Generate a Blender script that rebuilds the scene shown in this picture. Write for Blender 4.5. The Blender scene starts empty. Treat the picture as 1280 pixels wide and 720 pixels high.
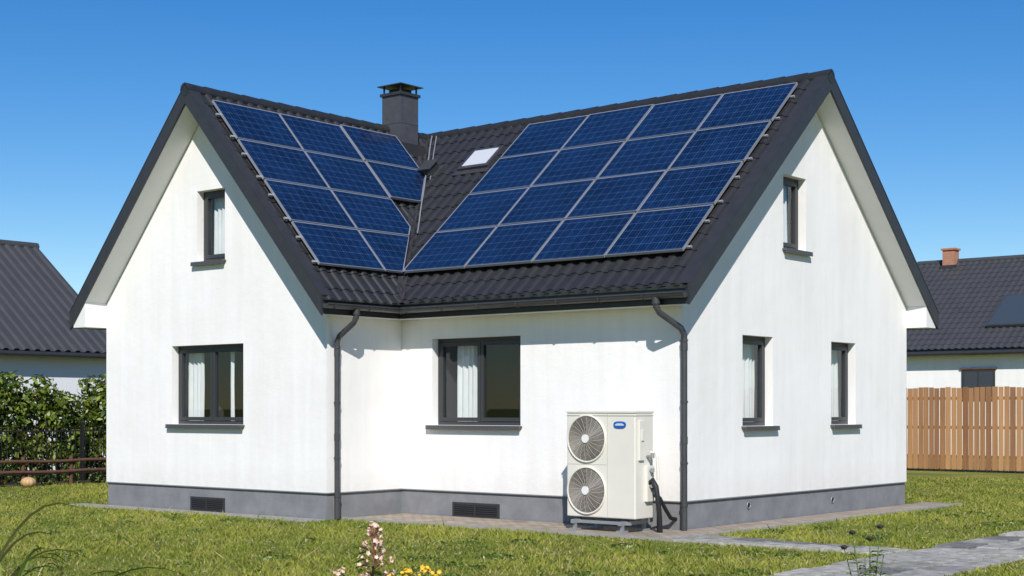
import bpy, bmesh, math, random
import numpy as np
from mathutils import Vector, Matrix
random.seed(7); rng=np.random.default_rng(7)
S=bpy.context.scene
C=S.collection

# ------------------------------------------------------------ materials
def newmat(name):
    m=bpy.data.materials.new(name); m.use_nodes=True
    nt=m.node_tree; b=nt.nodes['Principled BSDF']; return m,nt,b
def mat(name,col,rough=.6,metal=0,spec=.5,noise=None,bump=None,col2=None,coat=0,stretch=None):
    m,nt,b=newmat(name); N=nt.nodes; L=nt.links
    b.inputs['Base Color'].default_value=(*col,1); b.inputs['Roughness'].default_value=rough
    b.inputs['Metallic'].default_value=metal; b.inputs['Specular IOR Level'].default_value=spec
    b.inputs['Coat Weight'].default_value=coat
    tc=N.new('ShaderNodeTexCoord'); src=tc.outputs['Object']
    if stretch:
        mp=N.new('ShaderNodeMapping'); mp.inputs['Scale'].default_value=stretch
        L.new(src,mp.inputs['Vector']); src=mp.outputs['Vector']
    if noise:
        n=N.new('ShaderNodeTexNoise'); n.inputs['Scale'].default_value=noise[0]; n.inputs['Detail'].default_value=7
        n.inputs['Roughness'].default_value=.65
        L.new(src,n.inputs['Vector'])
        r=N.new('ShaderNodeValToRGB'); r.color_ramp.elements[0].position=noise[1]; r.color_ramp.elements[1].position=noise[2]
        r.color_ramp.elements[0].color=(*(col2 or col),1); r.color_ramp.elements[1].color=(*col,1)
        L.new(n.outputs['Fac'],r.inputs['Fac']); L.new(r.outputs['Color'],b.inputs['Base Color'])
    if bump:
        n2=N.new('ShaderNodeTexNoise'); n2.inputs['Scale'].default_value=bump[0]; n2.inputs['Detail'].default_value=5
        L.new(src,n2.inputs['Vector'])
        bp=N.new('ShaderNodeBump'); bp.inputs['Strength'].default_value=bump[1]; bp.inputs['Distance'].default_value=bump[2]
        L.new(n2.outputs['Fac'],bp.inputs['Height']); L.new(bp.outputs['Normal'],b.inputs['Normal'])
    return m
def math_(N,L,op,a,b=None):
    n=N.new('ShaderNodeMath'); n.operation=op
    for i,x in enumerate((a,b)):
        if x is None: continue
        if isinstance(x,(int,float)): n.inputs[i].default_value=x
        else: L.new(x,n.inputs[i])
    return n.outputs[0]
def stucco():
    m,nt,b=newmat('white_stucco'); N=nt.nodes; L=nt.links
    b.inputs['Roughness'].default_value=.92; b.inputs['Specular IOR Level'].default_value=.15
    tc=N.new('ShaderNodeTexCoord')
    def noise(sc,det=7,rg=.6,scale=None):
        n=N.new('ShaderNodeTexNoise'); n.inputs['Scale'].default_value=sc; n.inputs['Detail'].default_value=det; n.inputs['Roughness'].default_value=rg
        if scale:
            mp=N.new('ShaderNodeMapping'); mp.inputs['Scale'].default_value=scale; L.new(tc.outputs['Object'],mp.inputs[0]); L.new(mp.outputs[0],n.inputs['Vector'])
        else: L.new(tc.outputs['Object'],n.inputs['Vector'])
        return n.outputs['Fac']
    a=noise(.8); st=noise(1,5,.6,(5,5,.35))      # clouding and faint run-off streaks
    sp=N.new('ShaderNodeSeparateXYZ'); L.new(tc.outputs['Object'],sp.inputs[0])
    mr=N.new('ShaderNodeMapRange'); mr.inputs['From Min'].default_value=.39; mr.inputs['From Max'].default_value=.80; mr.inputs['To Min'].default_value=1; mr.inputs['To Max'].default_value=0
    L.new(sp.outputs['Z'],mr.inputs['Value'])
    splash=math_(N,L,'MULTIPLY',mr.outputs[0],noise(9))
    v=math_(N,L,'ADD',math_(N,L,'MULTIPLY',a,.5),math_(N,L,'MULTIPLY',st,.5))
    v=math_(N,L,'SUBTRACT',v,math_(N,L,'MULTIPLY',splash,.45))
    r=N.new('ShaderNodeValToRGB'); r.color_ramp.elements[0].position=.22; r.color_ramp.elements[1].position=.58
    r.color_ramp.elements[0].color=(.74,.725,.69,1); r.color_ramp.elements[1].color=(.85,.84,.82,1)
    L.new(v,r.inputs[0]); L.new(r.outputs[0],b.inputs['Base Color'])
    h=math_(N,L,'ADD',math_(N,L,'MULTIPLY',noise(70,3),.35),math_(N,L,'MULTIPLY',noise(3.5,5),.9))
    bp=N.new('ShaderNodeBump'); bp.inputs['Strength'].default_value=.55; bp.inputs['Distance'].default_value=.015
    L.new(h,bp.inputs['Height']); L.new(bp.outputs[0],b.inputs['Normal']); return m
M_wall=stucco()
M_soffit=mat('white_soffit',(.78,.78,.77),.7,noise=(2,.2,.7),col2=(.72,.72,.71))
M_plinth=mat('plinth_render',(.235,.24,.25),.9,noise=(3,.3,.7),bump=(90,.6,.01),col2=(.16,.165,.175))
M_roof=mat('anthracite_roof_metal',(.020,.021,.024),.42,spec=.45,noise=(5,.3,.75),bump=(25,.08,.01),col2=(.032,.032,.034))
M_trim=mat('anthracite_trim',(.026,.027,.030),.45,noise=(6,.3,.7),col2=(.036,.037,.04))
M_gut=mat('gutter_metal',(.05,.052,.056),.4,metal=.2,noise=(6,.3,.7),col2=(.07,.07,.075))
M_frame=mat('window_frame',(.035,.037,.04),.4)
M_sill=mat('sill_metal',(.07,.072,.078),.4)
M_alu=mat('aluminium',(.50,.51,.53),.38,metal=.6)
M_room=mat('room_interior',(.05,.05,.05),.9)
M_curt=mat('curtain',(.80,.80,.79),.9,noise=(4,.3,.7),col2=(.72,.72,.71))
M_dark=mat('dark_void',(.012,.012,.013),.8)
M_fan=mat('fan_shadow_brown',(.045,.040,.034),.8)
M_blade=mat('fan_blade',(.13,.12,.105),.6)
M_chim=mat('chimney_cladding',(.05,.052,.06),.55,noise=(8,.3,.7),col2=(.07,.072,.08))
M_cream=mat('cream_enamel',(.74,.71,.63),.38,noise=(2,.3,.7),col2=(.70,.67,.59))
M_grille=mat('grille_wire',(.42,.38,.33),.5)
M_grey=mat('galvanised',(.33,.34,.35),.45,metal=.4)
M_blue=mat('badge_blue',(.01,.10,.42),.3)
M_whiteP=mat('white_plastic',(.78,.78,.77),.4)
M_rub=mat('black_rubber',(.015,.015,.016),.6)
M_brick=mat('brick_red',(.48,.20,.11),.9,noise=(9,.3,.7),col2=(.36,.15,.08))
M_rail=mat('rust_brown_wood',(.13,.06,.035),.8,noise=(6,.3,.7),col2=(.08,.04,.025))
M_iron=mat('black_iron',(.015,.015,.016),.5)
M_bark=mat('bark',(.09,.06,.04),.9)
M_nroof=mat('neighbour_roof_metal',(.045,.047,.05),.5,noise=(2,.3,.7),col2=(.06,.06,.063))
M_soil=mat('soil',(.09,.065,.04),.95,noise=(5,.3,.7),bump=(12,.8,.05),col2=(.05,.035,.02))

def glassmat():
    m=bpy.data.materials.new('window_glass'); m.use_nodes=True; nt=m.node_tree; N=nt.nodes; L=nt.links
    N.remove(N['Principled BSDF']); o=N['Material Output']
    t=N.new('ShaderNodeBsdfTransparent'); t.inputs[0].default_value=(.86,.89,.89,1)
    g=N.new('ShaderNodeBsdfGlossy'); g.inputs['Roughness'].default_value=.01; g.inputs[0].default_value=(.9,.95,1,1)
    lw=N.new('ShaderNodeLayerWeight'); lw.inputs['Blend'].default_value=.5
    f=math_(N,L,'ADD',math_(N,L,'MULTIPLY',math_(N,L,'POWER',lw.outputs['Facing'],4),.8),.06)
    mx=N.new('ShaderNodeMixShader'); L.new(f,mx.inputs[0]); L.new(t.outputs[0],mx.inputs[1]); L.new(g.outputs[0],mx.inputs[2])
    L.new(mx.outputs[0],o.inputs['Surface']); return m
M_glass=glassmat()

def cellmat():
    m,nt,b=newmat('solar_cells'); N=nt.nodes; L=nt.links
    uv=N.new('ShaderNodeUVMap'); sp=N.new('ShaderNodeSeparateXYZ'); L.new(uv.outputs[0],sp.inputs[0])
    def axis(o,n):
        x=math_(N,L,'MULTIPLY',o,n); f=math_(N,L,'FRACT',x); return math_(N,L,'ABSOLUTE',math_(N,L,'SUBTRACT',f,.5))
    ax=axis(sp.outputs['X'],8); ay=axis(sp.outputs['Y'],6)
    l1=math_(N,L,'GREATER_THAN',math_(N,L,'MAXIMUM',ax,ay),.476)
    l2=math_(N,L,'GREATER_THAN',math_(N,L,'ADD',ax,ay),.90)
    line=math_(N,L,'MAXIMUM',l1,l2)
    bus=math_(N,L,'LESS_THAN',math_(N,L,'ABSOLUTE',math_(N,L,'SUBTRACT',ax,.2)),.018)
    tc=N.new('ShaderNodeTexCoord')
    vo=N.new('ShaderNodeTexVoronoi'); vo.inputs['Scale'].default_value=22; L.new(tc.outputs['Object'],vo.inputs['Vector'])
    no=N.new('ShaderNodeTexNoise'); no.inputs['Scale'].default_value=1.3; no.inputs['Detail'].default_value=4; L.new(tc.outputs['Object'],no.inputs['Vector'])
    sc=N.new('ShaderNodeSeparateColor'); L.new(vo.outputs['Color'],sc.inputs[0])
    v=math_(N,L,'ADD',math_(N,L,'MULTIPLY',sc.outputs[0],.35),math_(N,L,'MULTIPLY',no.outputs['Fac'],.65))
    r=N.new('ShaderNodeValToRGB'); r.color_ramp.elements[0].position=.25; r.color_ramp.elements[1].position=.75
    r.color_ramp.elements[0].color=(.0025,.008,.028,1); r.color_ramp.elements[1].color=(.006,.024,.085,1); L.new(v,r.inputs['Fac'])
    m1=N.new('ShaderNodeMixRGB'); L.new(math_(N,L,'MULTIPLY',bus,.12),m1.inputs[0]); L.new(r.outputs[0],m1.inputs[1]); m1.inputs[2].default_value=(.2,.26,.38,1)
    m2=N.new('ShaderNodeMixRGB'); L.new(math_(N,L,'MULTIPLY',line,.36),m2.inputs[0]); L.new(m1.outputs[0],m2.inputs[1]); m2.inputs[2].default_value=(.13,.19,.30,1)
    L.new(m2.outputs[0],b.inputs['Base Color']); b.inputs['Roughness'].default_value=.15; b.inputs['Specular IOR Level'].default_value=.3
    b.inputs['Coat Weight'].default_value=.55; b.inputs['Coat Roughness'].default_value=.04
    return m
M_cell=cellmat()

def attrmat(name,rough=.7,trans=.35,att='Col',spec=.3):
    m,nt,b=newmat(name); N=nt.nodes; L=nt.links
    a=N.new('ShaderNodeAttribute'); a.attribute_name=att
    L.new(a.outputs['Color'],b.inputs['Base Color']); b.inputs['Roughness'].default_value=rough; b.inputs['Specular IOR Level'].default_value=spec
    t=N.new('ShaderNodeBsdfTranslucent'); L.new(a.outputs['Color'],t.inputs[0])
    mx=N.new('ShaderNodeMixShader'); mx.inputs[0].default_value=trans
    L.new(b.outputs[0],mx.inputs[1]); L.new(t.outputs[0],mx.inputs[2]); L.new(mx.outputs[0],N['Material Output'].inputs['Surface'])
    return m
M_leafA=attrmat('leaf_blades')
M_leafS=attrmat('laurel_leaves',.42,.25,spec=.5)

# ------------------------------------------------------------ mesh helpers
def empty(name):
    e=bpy.data.objects.new(name,None); C.objects.link(e); return e
class MB:
    def __init__(s): s.v=[];s.f=[];s.m=[];s.s=[]
    def add(s,vs,fs,mi=0,sm=False):
        o=len(s.v); s.v+= [tuple(x) for x in vs]
        for f in fs: s.f.append([i+o for i in f]); s.m.append(mi); s.s.append(sm)
    def box(s,x0,x1,y0,y1,z0,z1,mi=0):
        if x0>x1:x0,x1=x1,x0
        if y0>y1:y0,y1=y1,y0
        vs=[(x,y,z) for z in(z0,z1) for y in(y0,y1) for x in(x0,x1)]
        s.add(vs,[(0,2,3,1),(4,5,7,6),(0,1,5,4),(2,6,7,3),(0,4,6,2),(1,3,7,5)],mi)
    def obox(s,o,e1,e2,e3,a,b,c,mi=0):
        o=Vector(o);vs=[o+e1*x+e2*y+e3*z for z in c for y in b for x in a]
        s.add(vs,[(0,2,3,1),(4,5,7,6),(0,1,5,4),(2,6,7,3),(0,4,6,2),(1,3,7,5)],mi)
    def prism(s,poly,axis,a0,a1,mi=0):
        n=len(poly)
        f=(lambda p,a:(a,p[0],p[1])) if axis=='x' else (lambda p,a:(p[0],a,p[1]))
        vs=[f(p,a0) for p in poly]+[f(p,a1) for p in poly]
        fs=[tuple(range(n)),tuple(range(2*n-1,n-1,-1))]+[(i,(i+1)%n,n+(i+1)%n,n+i) for i in range(n)]
        s.add(vs,fs,mi)
    def tube(s,pts,r,mi=0,n=8,closed=False,rads=None,cap=True):
        pts=[Vector(p) for p in pts]; k=len(pts); vs=[]
        up=Vector((0,0,1)); prev=None
        for i,p in enumerate(pts):
            if closed: d=pts[(i+1)%k]-pts[i-1]
            else: d=pts[min(i+1,k-1)]-pts[max(i-1,0)]
            d.normalize()
            if prev is None:
                a=d.cross(up)
                if a.length<.01: a=d.cross(Vector((1,0,0)))
            else: a=prev-d*prev.dot(d)
            a.normalize(); prev=a; b=d.cross(a)
            R=rads[i] if rads else r
            for j in range(n):
                t=2*math.pi*j/n; vs.append(p+a*(R*math.cos(t))+b*(R*math.sin(t)))
        fs=[]
        for i in range(k if closed else k-1):
            i2=(i+1)%k
            for j in range(n):
                j2=(j+1)%n; fs.append((i*n+j,i*n+j2,i2*n+j2,i2*n+j))
        s.add(vs,fs,mi,n>5)
        if cap and not closed: s.add(vs[:n],[tuple(range(n))],mi); s.add(vs[-n:],[tuple(range(n))],mi)
    def ball(s,c,r,mi=0,nu=10,nv=7,fn=None):
        vs=[];fs=[]
        if not hasattr(r,'__len__'): r=(r,r,r)
        for i in range(nv+1):
            ph=math.pi*i/nv
            for j in range(nu):
                th=2*math.pi*j/nu; k=fn(th,ph) if fn else 1
                vs.append((c[0]+r[0]*k*math.sin(ph)*math.cos(th),c[1]+r[1]*k*math.sin(ph)*math.sin(th),c[2]+r[2]*math.cos(ph)))
        for i in range(nv):
            for j in range(nu):
                j2=(j+1)%nu; fs.append((i*nu+j,i*nu+j2,(i+1)*nu+j2,(i+1)*nu+j))
        s.add(vs,fs,mi,True)
    def leaf(s,p,d,up,l,w,mi=0,droop=.2):
        p=Vector(p);d=Vector(d).normalized();sd=d.cross(Vector(up))
        if sd.length<.01: sd=Vector((1,0,0))
        sd.normalize(); n=sd.cross(d)
        vs=[p,p+d*l*.45+sd*w*.5+n*.08*l,p+d*l*.45-n*.02*l,p+d*l*.45-sd*w*.5+n*.08*l,p+d*l-n*droop*l]
        s.add(vs,[(0,1,2),(0,2,3),(1,4,2),(2,4,3)],mi)
    def strip(s,pts,ws,side,mi=0):
        side=Vector(side).normalized();vs=[]
        for p,w in zip(pts,ws): p=Vector(p); vs+=[p-side*w/2,p+side*w/2]
        s.add(vs,[(2*i,2*i+1,2*i+3,2*i+2) for i in range(len(pts)-1)],mi,True)
    def build(s,name,mats,parent=None,bevel=0,recalc=True):
        me=bpy.data.meshes.new(name); me.from_pydata(s.v,[],s.f)
        for m in mats: me.materials.append(m)
        me.polygons.foreach_set('material_index',s.m); me.polygons.foreach_set('use_smooth',s.s)
        if recalc:
            bm=bmesh.new(); bm.from_mesh(me); bmesh.ops.recalc_face_normals(bm,faces=bm.faces); bm.to_mesh(me); bm.free()
        me.update(); o=bpy.data.objects.new(name,me); C.objects.link(o)
        if parent: o.parent=parent
        if bevel:
            b=o.modifiers.new('b','BEVEL'); b.width=bevel; b.segments=3; b.limit_method='ANGLE'
        return o
def one(name,mt,parent,fn,bevel=0):
    b=MB(); fn(b); return b.build(name,[mt],parent,bevel)

def roof_sheet(name,mt,parent,ridge,along,L,down,run,rise,pitch=.21,rib=.03,course=.36,step=.016,off=.01):
    A=Vector(along);D=(Vector(down)*run+Vector((0,0,-rise)));sl=D.length;D.normalize()
    n=A.cross(D); 
    if n.z<0:n=-n
    prof=[(0,0),(.38,0),(.48,.75),(.56,1),(.82,1),(.90,.75)]
    us=[];k=int(math.ceil(L/pitch))
    for i in range(k):
        for f,h in prof:
            u=(i+f)*pitch
            if u<=L: us.append((u,h*rib))
    us.append((L,0)); ds=[];c=int(math.ceil(sl/course))
    for i in range(c):
        d0=i*course; d1=min((i+1)*course,sl)
        ds+=[(d0,0),(d1,step)]
    R=Vector(ridge); vs=[];fs=[];w=len(us)
    for d,hd in ds:
        for u,hu in us: vs.append(R+A*u+D*d+n*(off+hu+hd))
    for i in range(len(ds)-1):
        for j in range(w-1): fs.append((i*w+j,i*w+j+1,(i+1)*w+j+1,(i+1)*w+j))
    b=MB(); b.add(vs,fs,0,False); return b.build(name,[mt],parent,recalc=False)

# ------------------------------------------------------------ main house
R=6.52
KM=3.35/3.83; KW=3.35/3.0
zm=lambda y,o=0:R-KM*abs(y-3.43)+o
zw=lambda x,o=0:R-KW*abs(x+7.70)+o
H=empty('white_house')

def solid(name,poly,axis,a0,a1,mt):
    b=MB(); b.prism(poly,axis,a0,a1); return b.build(name,[mt],H)
wing=solid('wing_walls',[(-10.34,.395),(-5.05,.395),(-5.05,zw(-5.05,-.215)),(-7.7,R-.215),(-10.34,zw(-10.34,-.215))],'y',-1.57,6.85,M_wall)
main=solid('main_walls',[(0,.395),(6.87,.395),(6.87,zm(6.87,-.215)),(3.43,R-.215),(0,zm(0,-.215))],'x',-7.0,0,M_wall)
windows=[ # facing, wall coordinate, u0,u1,z0,z1, leaves, curtain
 ('f',-1.57,-8.60,-6.87,1.37,2.61,2,'l',wing),
 ('f',-1.57,-7.97,-7.30,3.91,5.02,1,'a',wing),
 ('f',0,-4.42,-2.72,1.37,2.66,2,'l',main),
 ('s',0,2.69,3.38,3.94,5.02,1,'a',main),
 ('s',0,1.54,2.39,1.37,2.64,1,'a',main),
 ('s',0,4.18,5.00,1.37,2.64,1,'a',main)]
def W(face,wc):
    if face=='f': return lambda b,u0,u1,o0,o1,z0,z1,mi=0:b.box(u0,u1,wc-o0,wc-o1,z0,z1,mi)
    return lambda b,u0,u1,o0,o1,z0,z1,mi=0:b.box(wc+o0,wc+o1,u0,u1,z0,z1,mi)
for body in (wing,main):
    cut=MB()
    for (fc,wc,u0,u1,z0,z1,lv,cu,bd) in windows:
        if bd is body: W(fc,wc)(cut,u0,u1,-1.5,.3,z0,z1)
    co=cut.build('cut',[M_wall]); md=body.modifiers.new('c','BOOLEAN'); md.object=co; md.solver='EXACT'
    dg=bpy.context.evaluated_depsgraph_get(); nm=bpy.data.meshes.new_from_object(body.evaluated_get(dg))
    body.modifiers.clear(); body.data=nm; bpy.data.objects.remove(co)
for i,(fc,wc,u0,u1,z0,z1,lv,cu,bd) in enumerate(windows):
    w=W(fc,wc); b=MB()
    F=.055; d0,d1=-.20,-.13
    w(b,u0,u0+F,d0,d1,z0,z1); w(b,u1-F,u1,d0,d1,z0,z1); w(b,u0+F,u1-F,d0,d1,z1-F,z1); w(b,u0+F,u1-F,d0,d1,z0,z0+F)
    n=lv; span=(u1-u0-2*F); 
    for k in range(n):
        a=u0+F+span*k/n; c=u0+F+span*(k+1)/n; q=.055; e0,e1=-.185,-.115
        a+=.004;c-=.004; zz0=z0+F+.004; zz1=z1-F-.004
        w(b,a,a+q,e0,e1,zz0,zz1); w(b,c-q,c,e0,e1,zz0,zz1); w(b,a+q,c-q,e0,e1,zz1-q,zz1); w(b,a+q,c-q,e0,e1,zz0,zz0+q)
        ga,gc,gz0,gz1=a+q,c-q,zz0+q,zz1-q
        if fc=='f': b.add([(ga,wc+.150,gz0),(gc,wc+.152,gz0),(gc,wc+.150,gz1),(ga,wc+.149,gz1)],[(0,1,2,3)],1)
        else: b.add([(wc-.150,ga,gz0),(wc-.152,gc,gz0),(wc-.150,gc,gz1),(wc-.149,ga,gz1)],[(0,1,2,3)],1)
    g=.006
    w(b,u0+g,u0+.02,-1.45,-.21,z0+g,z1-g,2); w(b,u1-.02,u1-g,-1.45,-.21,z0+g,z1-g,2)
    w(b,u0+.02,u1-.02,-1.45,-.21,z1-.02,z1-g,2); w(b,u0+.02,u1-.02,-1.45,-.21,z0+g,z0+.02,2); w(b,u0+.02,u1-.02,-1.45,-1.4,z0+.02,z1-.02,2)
    U=u1-u0
    segs={0:[(u0+.05,u0+.26*U),(u0+.62*U,u0+.69*U)],1:[(u0+.05,u0+.75*U)],2:[(u0+.16*U,u0+.46*U)],3:[(u0+.3*U,u1-.05)],4:[(u0+.35*U,u1-.05)],5:[(u0+.25*U,u1-.05)]}[i]
    for (a,c) in segs:
        m=int((c-a)/.012); vs=[]
        for k in range(m+1):
            uu=a+(c-a)*k/m
            for z,am in ((z0+.03,1.25),((z0+z1)/2,1.0),(z1-.03,.6)):
                oo=-.28+am*(.022*math.sin(uu*62+.3*math.sin(z*4))+.012*math.sin(uu*23+1+z*.5))
                vs.append((uu,wc-oo,z) if fc=='f' else (wc+oo,uu,z))
        b.add(vs,[(3*k+j,3*k+j+1,3*k+j+4,3*k+j+3) for k in range(m) for j in (0,1)],3,True)
    sa,sb=(u0-.07,u1+.03) if fc=='f' else (u0-.03,u1+.07)
    w(b,sa,sb,-.13,.075,z0-.035,z0-.003,4); w(b,sa,sb,.06,.078,z0-.065,z0-.036,4)
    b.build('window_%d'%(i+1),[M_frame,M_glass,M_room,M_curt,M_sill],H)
# plinth
b=MB(); g=.02
b.box(-10.34+g,-5.05-g,-1.57+g,6.83,-.3,.395); b.box(-5.06-g,-g,g,6.87-g,-.3,.395)
b.build('plinth',[M_plinth],H)
b=MB()
b.box(-10.34-.012,-5.05+.012,-1.57-.012,-1.57,.385,.40); b.box(-5.05,-5.05+.012,-1.57,-.013,.385,.40)
b.box(-5.05,.012,-.012,0,.385,.40); b.box(0,.012,0,6.87,.385,.40); b.build('drip_edge',[M_grey],H)
b=MB()
for (x0,x1,y) in((-8.14,-7.32,-1.57+g),(-4.02,-3.12,g)):
    b.box(x0,x1,y-.02,y-.003,.02,.235,0); b.box(x0+.04,x1-.04,y-.022,y-.0195,.05,.205,1)
    for k in range(5): b.box(x0+.04,x1-.04,y-.032,y-.0225,.058+k*.03,.066+k*.03,0)
    b.box((x0+x1)/2-.012,(x0+x1)/2+.012,y-.035,y-.0325,.05,.205,0)
for y,z in((1.73,.26),(4.25,.22)):
    c=[(-.02+.008,y+.045*math.cos(t),z+.045*math.sin(t)) for t in np.linspace(0,2*math.pi,21)[:-1]]
    b.tube(c,.008,2,6,closed=True); b.add([(-.014,p[1],p[2]) for p in c],[tuple(range(20))],1)
b.build('basement_vents',[M_trim,M_dark,M_grey],H)
def chev(c,half,f,t,u):
    return [(c-half,f(c-half,t)),(c,f(c,t)),(c+half,f(c+half,t)),(c+half,f(c+half,u)),(c,f(c,u)),(c-half,f(c-half,u))]
b=MB(); b.prism(chev(3.43,3.80,zm,-.012,-.2),'x',-7.68,.35); b.prism(chev(-7.7,2.97,zw,-.012,-.2),'y',-1.99,7.1)
b.build('roof_deck',[M_soffit],H)
b=MB()
for sgn in(-1,1):
    yw=0 if sgn<0 else 6.87; ye=-.37 if sgn<0 else 7.23
    b.prism([(yw,zm(yw,-.205)),(ye,zm(ye,-.205)),(ye,2.96),(yw,2.96)],'x',-4.72,(.02 if sgn<0 else .349))
for sgn in(-1,1):
    xw=-10.34 if sgn<0 else -5.05; xe=-10.66 if sgn<0 else -4.74
    b.prism([(xw,zw(xw,-.205)),(xe,zw(xe,-.205)),(xe,2.96),(xw,2.96)],'y',(-1.989 if sgn<0 else -1.59),(7.0 if sgn<0 else -.02))
b.build('eave_soffit',[M_soffit],H)
b=MB()
b.prism(chev(3.43,3.85,zm,.055,-.215),'x',.352,.385); b.prism(chev(3.43,3.85,zm,.06,.075),'x',.17,.39)
b.prism(chev(-7.7,3.02,zw,.055,-.225),'y',-2.025,-1.992); b.prism(chev(-7.7,3.02,zw,.06,.075),'y',-2.03,-1.82)
b.prism(chev(-7.7,3.02,zw,.055,-.225),'y',7.102,7.135)
b.box(-4.70,.351,-.405,-.372,2.95,3.155); b.box(-7,.351,7.235,7.265,2.95,3.155)
b.box(-4.735,-4.705,-1.991,-.373,2.95,3.15); b.box(-10.70,-10.665,-1.991,7.1,2.95,3.15)
b.build('verge_and_fascia_boards',[M_trim],H)
roof_sheet('roof_main_front',M_roof,H,(-7.7,3.43,R),(1,0,0),8.05,(0,-1,0),3.86,3.86*KM)
roof_sheet('roof_main_back',M_roof,H,(-7.7,3.43,R),(1,0,0),8.05,(0,1,0),3.86,3.86*KM)
roof_sheet('roof_wing_right',M_roof,H,(-7.7,-1.99,R),(0,1,0),9.1,(1,0,0),3.03,3.03*KW)
roof_sheet('roof_wing_left',M_roof,H,(-7.7,-1.99,R),(0,1,0),9.1,(-1,0,0),3.03,3.03*KW)
b=MB()
def ridge(p,q):
    p=Vector(p);q=Vector(q);n=int((q-p).length/.38);d=(q-p)/n
    for i in range(n):
        b.tube([p+d*i,p+d*(i+1.06)],0,0,12,rads=[.105,.092])
ridge((.39,3.43,R-.01),(-7.7,3.43,R-.01)); ridge((-7.7,-2.03,R-.01),(-7.7,7.1,R-.01))
b.build('ridge_caps',[M_roof],H)
b=MB(); V0=Vector((-4.66,-.44,3.12)); V1=Vector((-7.6,3.31,zm(3.31)))
def vp(t,sx,sy,o): 
    p=V0.lerp(V1,t); x=p.x+sx; y=p.y+sy
    return (x,y,max(zm(y),zw(x))+o)
vs=[vp(0,-.10,0,.07),vp(0,0,0,.045),vp(0,0,.10,.07),vp(1,-.10,0,.07),vp(1,0,0,.045),vp(1,0,.10,.07)]
b.add(vs,[(0,1,4,3),(1,2,5,4)],0)
b.tube([vp(t,.02,.16,.10+.02*math.sin(t*30)) for t in np.linspace(.32,.97,24)],.013,1,6)
b.tube([vp(t,.02,.30,.09+.015*math.sin(t*26)) for t in np.linspace(.62,.97,16)],.011,1,6)
b.build('valley_flashing',[M_gut,M_alu],H)
b=MB()
def gutter(p,q,nrm):
    p=Vector(p);q=Vector(q);nrm=Vector(nrm);r=.068;vs=[];k=10
    for P in(p,q):
        for rr in(r,r-.008):
            for j in range(k+1):
                t=math.pi*j/k; vs.append(P+nrm*(rr*math.cos(t))+Vector((0,0,-rr*math.sin(t))))
    m=k+1; fs=[]
    for j in range(k):
        fs.append((j,j+1,2*m+j+1,2*m+j)); fs.append((m+j,m+j+1,3*m+j+1,3*m+j))
    fs.append((0,2*m,3*m,m)); fs.append((k,2*m+k,3*m+k,m+k))
    b.add(vs,fs,0,True)
    for P in(p,q): b.add([P+nrm*(r*math.cos(math.pi*j/k))+Vector((0,0,-r*math.sin(math.pi*j/k))) for j in range(m)],[tuple(range(m))],0)
    L=(q-p).length; d=(q-p)/L; b.tube([p+nrm*r,q+nrm*r],.011,0,6)
    for i in range(int(L/.7)+1):
        c=p+d*(.15+i*.7)
        if (c-p).length<L: b.tube([c+nrm*(r+.006)*math.cos(t)+Vector((0,0,-(r+.006)*math.sin(t))) for t in np.linspace(0,math.pi,9)],.008,0,4)
gutter((-4.62,-.478,3.09),(.36,-.478,3.09),(0,-1,0)); gutter((-4.632,-2.0,3.09),(-4.632,-.40,3.09),(1,0,0))
gutter((-10.772,-2.0,3.09),(-10.772,7.1,3.09),(-1,0,0)); gutter((-5,7.335,3.09),(.36,7.335,3.09),(0,1,0))
def dp(ox,oy,wx,wy,z1=.02):
    pts=[(ox,oy,3.05),(ox,oy,2.93),(ox+(wx-ox)*.12,oy+(wy-oy)*.12,2.85),(ox+(wx-ox)*.88,oy+(wy-oy)*.88,2.66),(wx,wy,2.58),(wx,wy,2.4),(wx,wy,z1)]
    b.tube(pts,.042,0,12)
    b.tube([(ox,oy,3.06),(ox,oy,2.96)],.055,0,12)
    for z in(2.5,1.7,.9,.35): b.tube([(wx,wy,z-.015),(wx,wy,z+.015)],.05,0,12)
    for z in(2.42,1.2): b.tube([(wx,wy,z-.05),(wx,wy,z+.05)],.047,0,12)
dp(-4.632,-1.38,-4.985,-1.42); dp(-.09,-.478,.068,-.055)
b.build('gutters_and_downpipes',[M_gut],H)
b=MB(); cx,cy,h=-7.58,2.62,.225
b.box(cx-h,cx+h,cy-h,cy+h,5.6,7.12,0)
b.box(cx-h-.03,cx+h+.03,cy-h-.03,cy+h+.03,7.12,7.17,1); b.box(cx-.14,cx+.14,cy-.14,cy+.14,7.17,7.25,2)
for z in (6.62,): b.box(cx-h-.003,cx+h+.003,cy-h-.003,cy+h+.003,z,z+.008,1)
for sx in(-1,1):
    for sy in(-1,1): b.box(cx+sx*.2-.012,cx+sx*.2+.012,cy+sy*.2-.012,cy+sy*.2+.012,7.17,7.29,1)
t=.29; b.add([(cx-t,cy-t,7.29),(cx+t,cy-t,7.29),(cx+t,cy+t,7.29),(cx-t,cy+t,7.29),(cx-t,cy-t,7.305),(cx+t,cy-t,7.305),(cx+t,cy+t,7.305),(cx-t,cy+t,7.305),(cx,cy,7.37)],
 [(0,1,2,3),(0,1,5,4),(1,2,6,5),(2,3,7,6),(3,0,4,7),(4,5,8),(5,6,8),(6,7,8),(7,4,8)],1)
b.box(cx-h-.05,cx+h+.12,cy-h-.06,cy+h+.06,5.6,zw(cx+h)+.12,1)
b.build('chimney',[M_chim,M_trim,M_dark],H)
ex=Vector((1,0,0)); ed=Vector((0,-1,-KM)).normalized(); en=Vector((0,-KM,1)).normalized()
b=MB(); o=(-5.63,2.58,zm(2.58))
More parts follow.
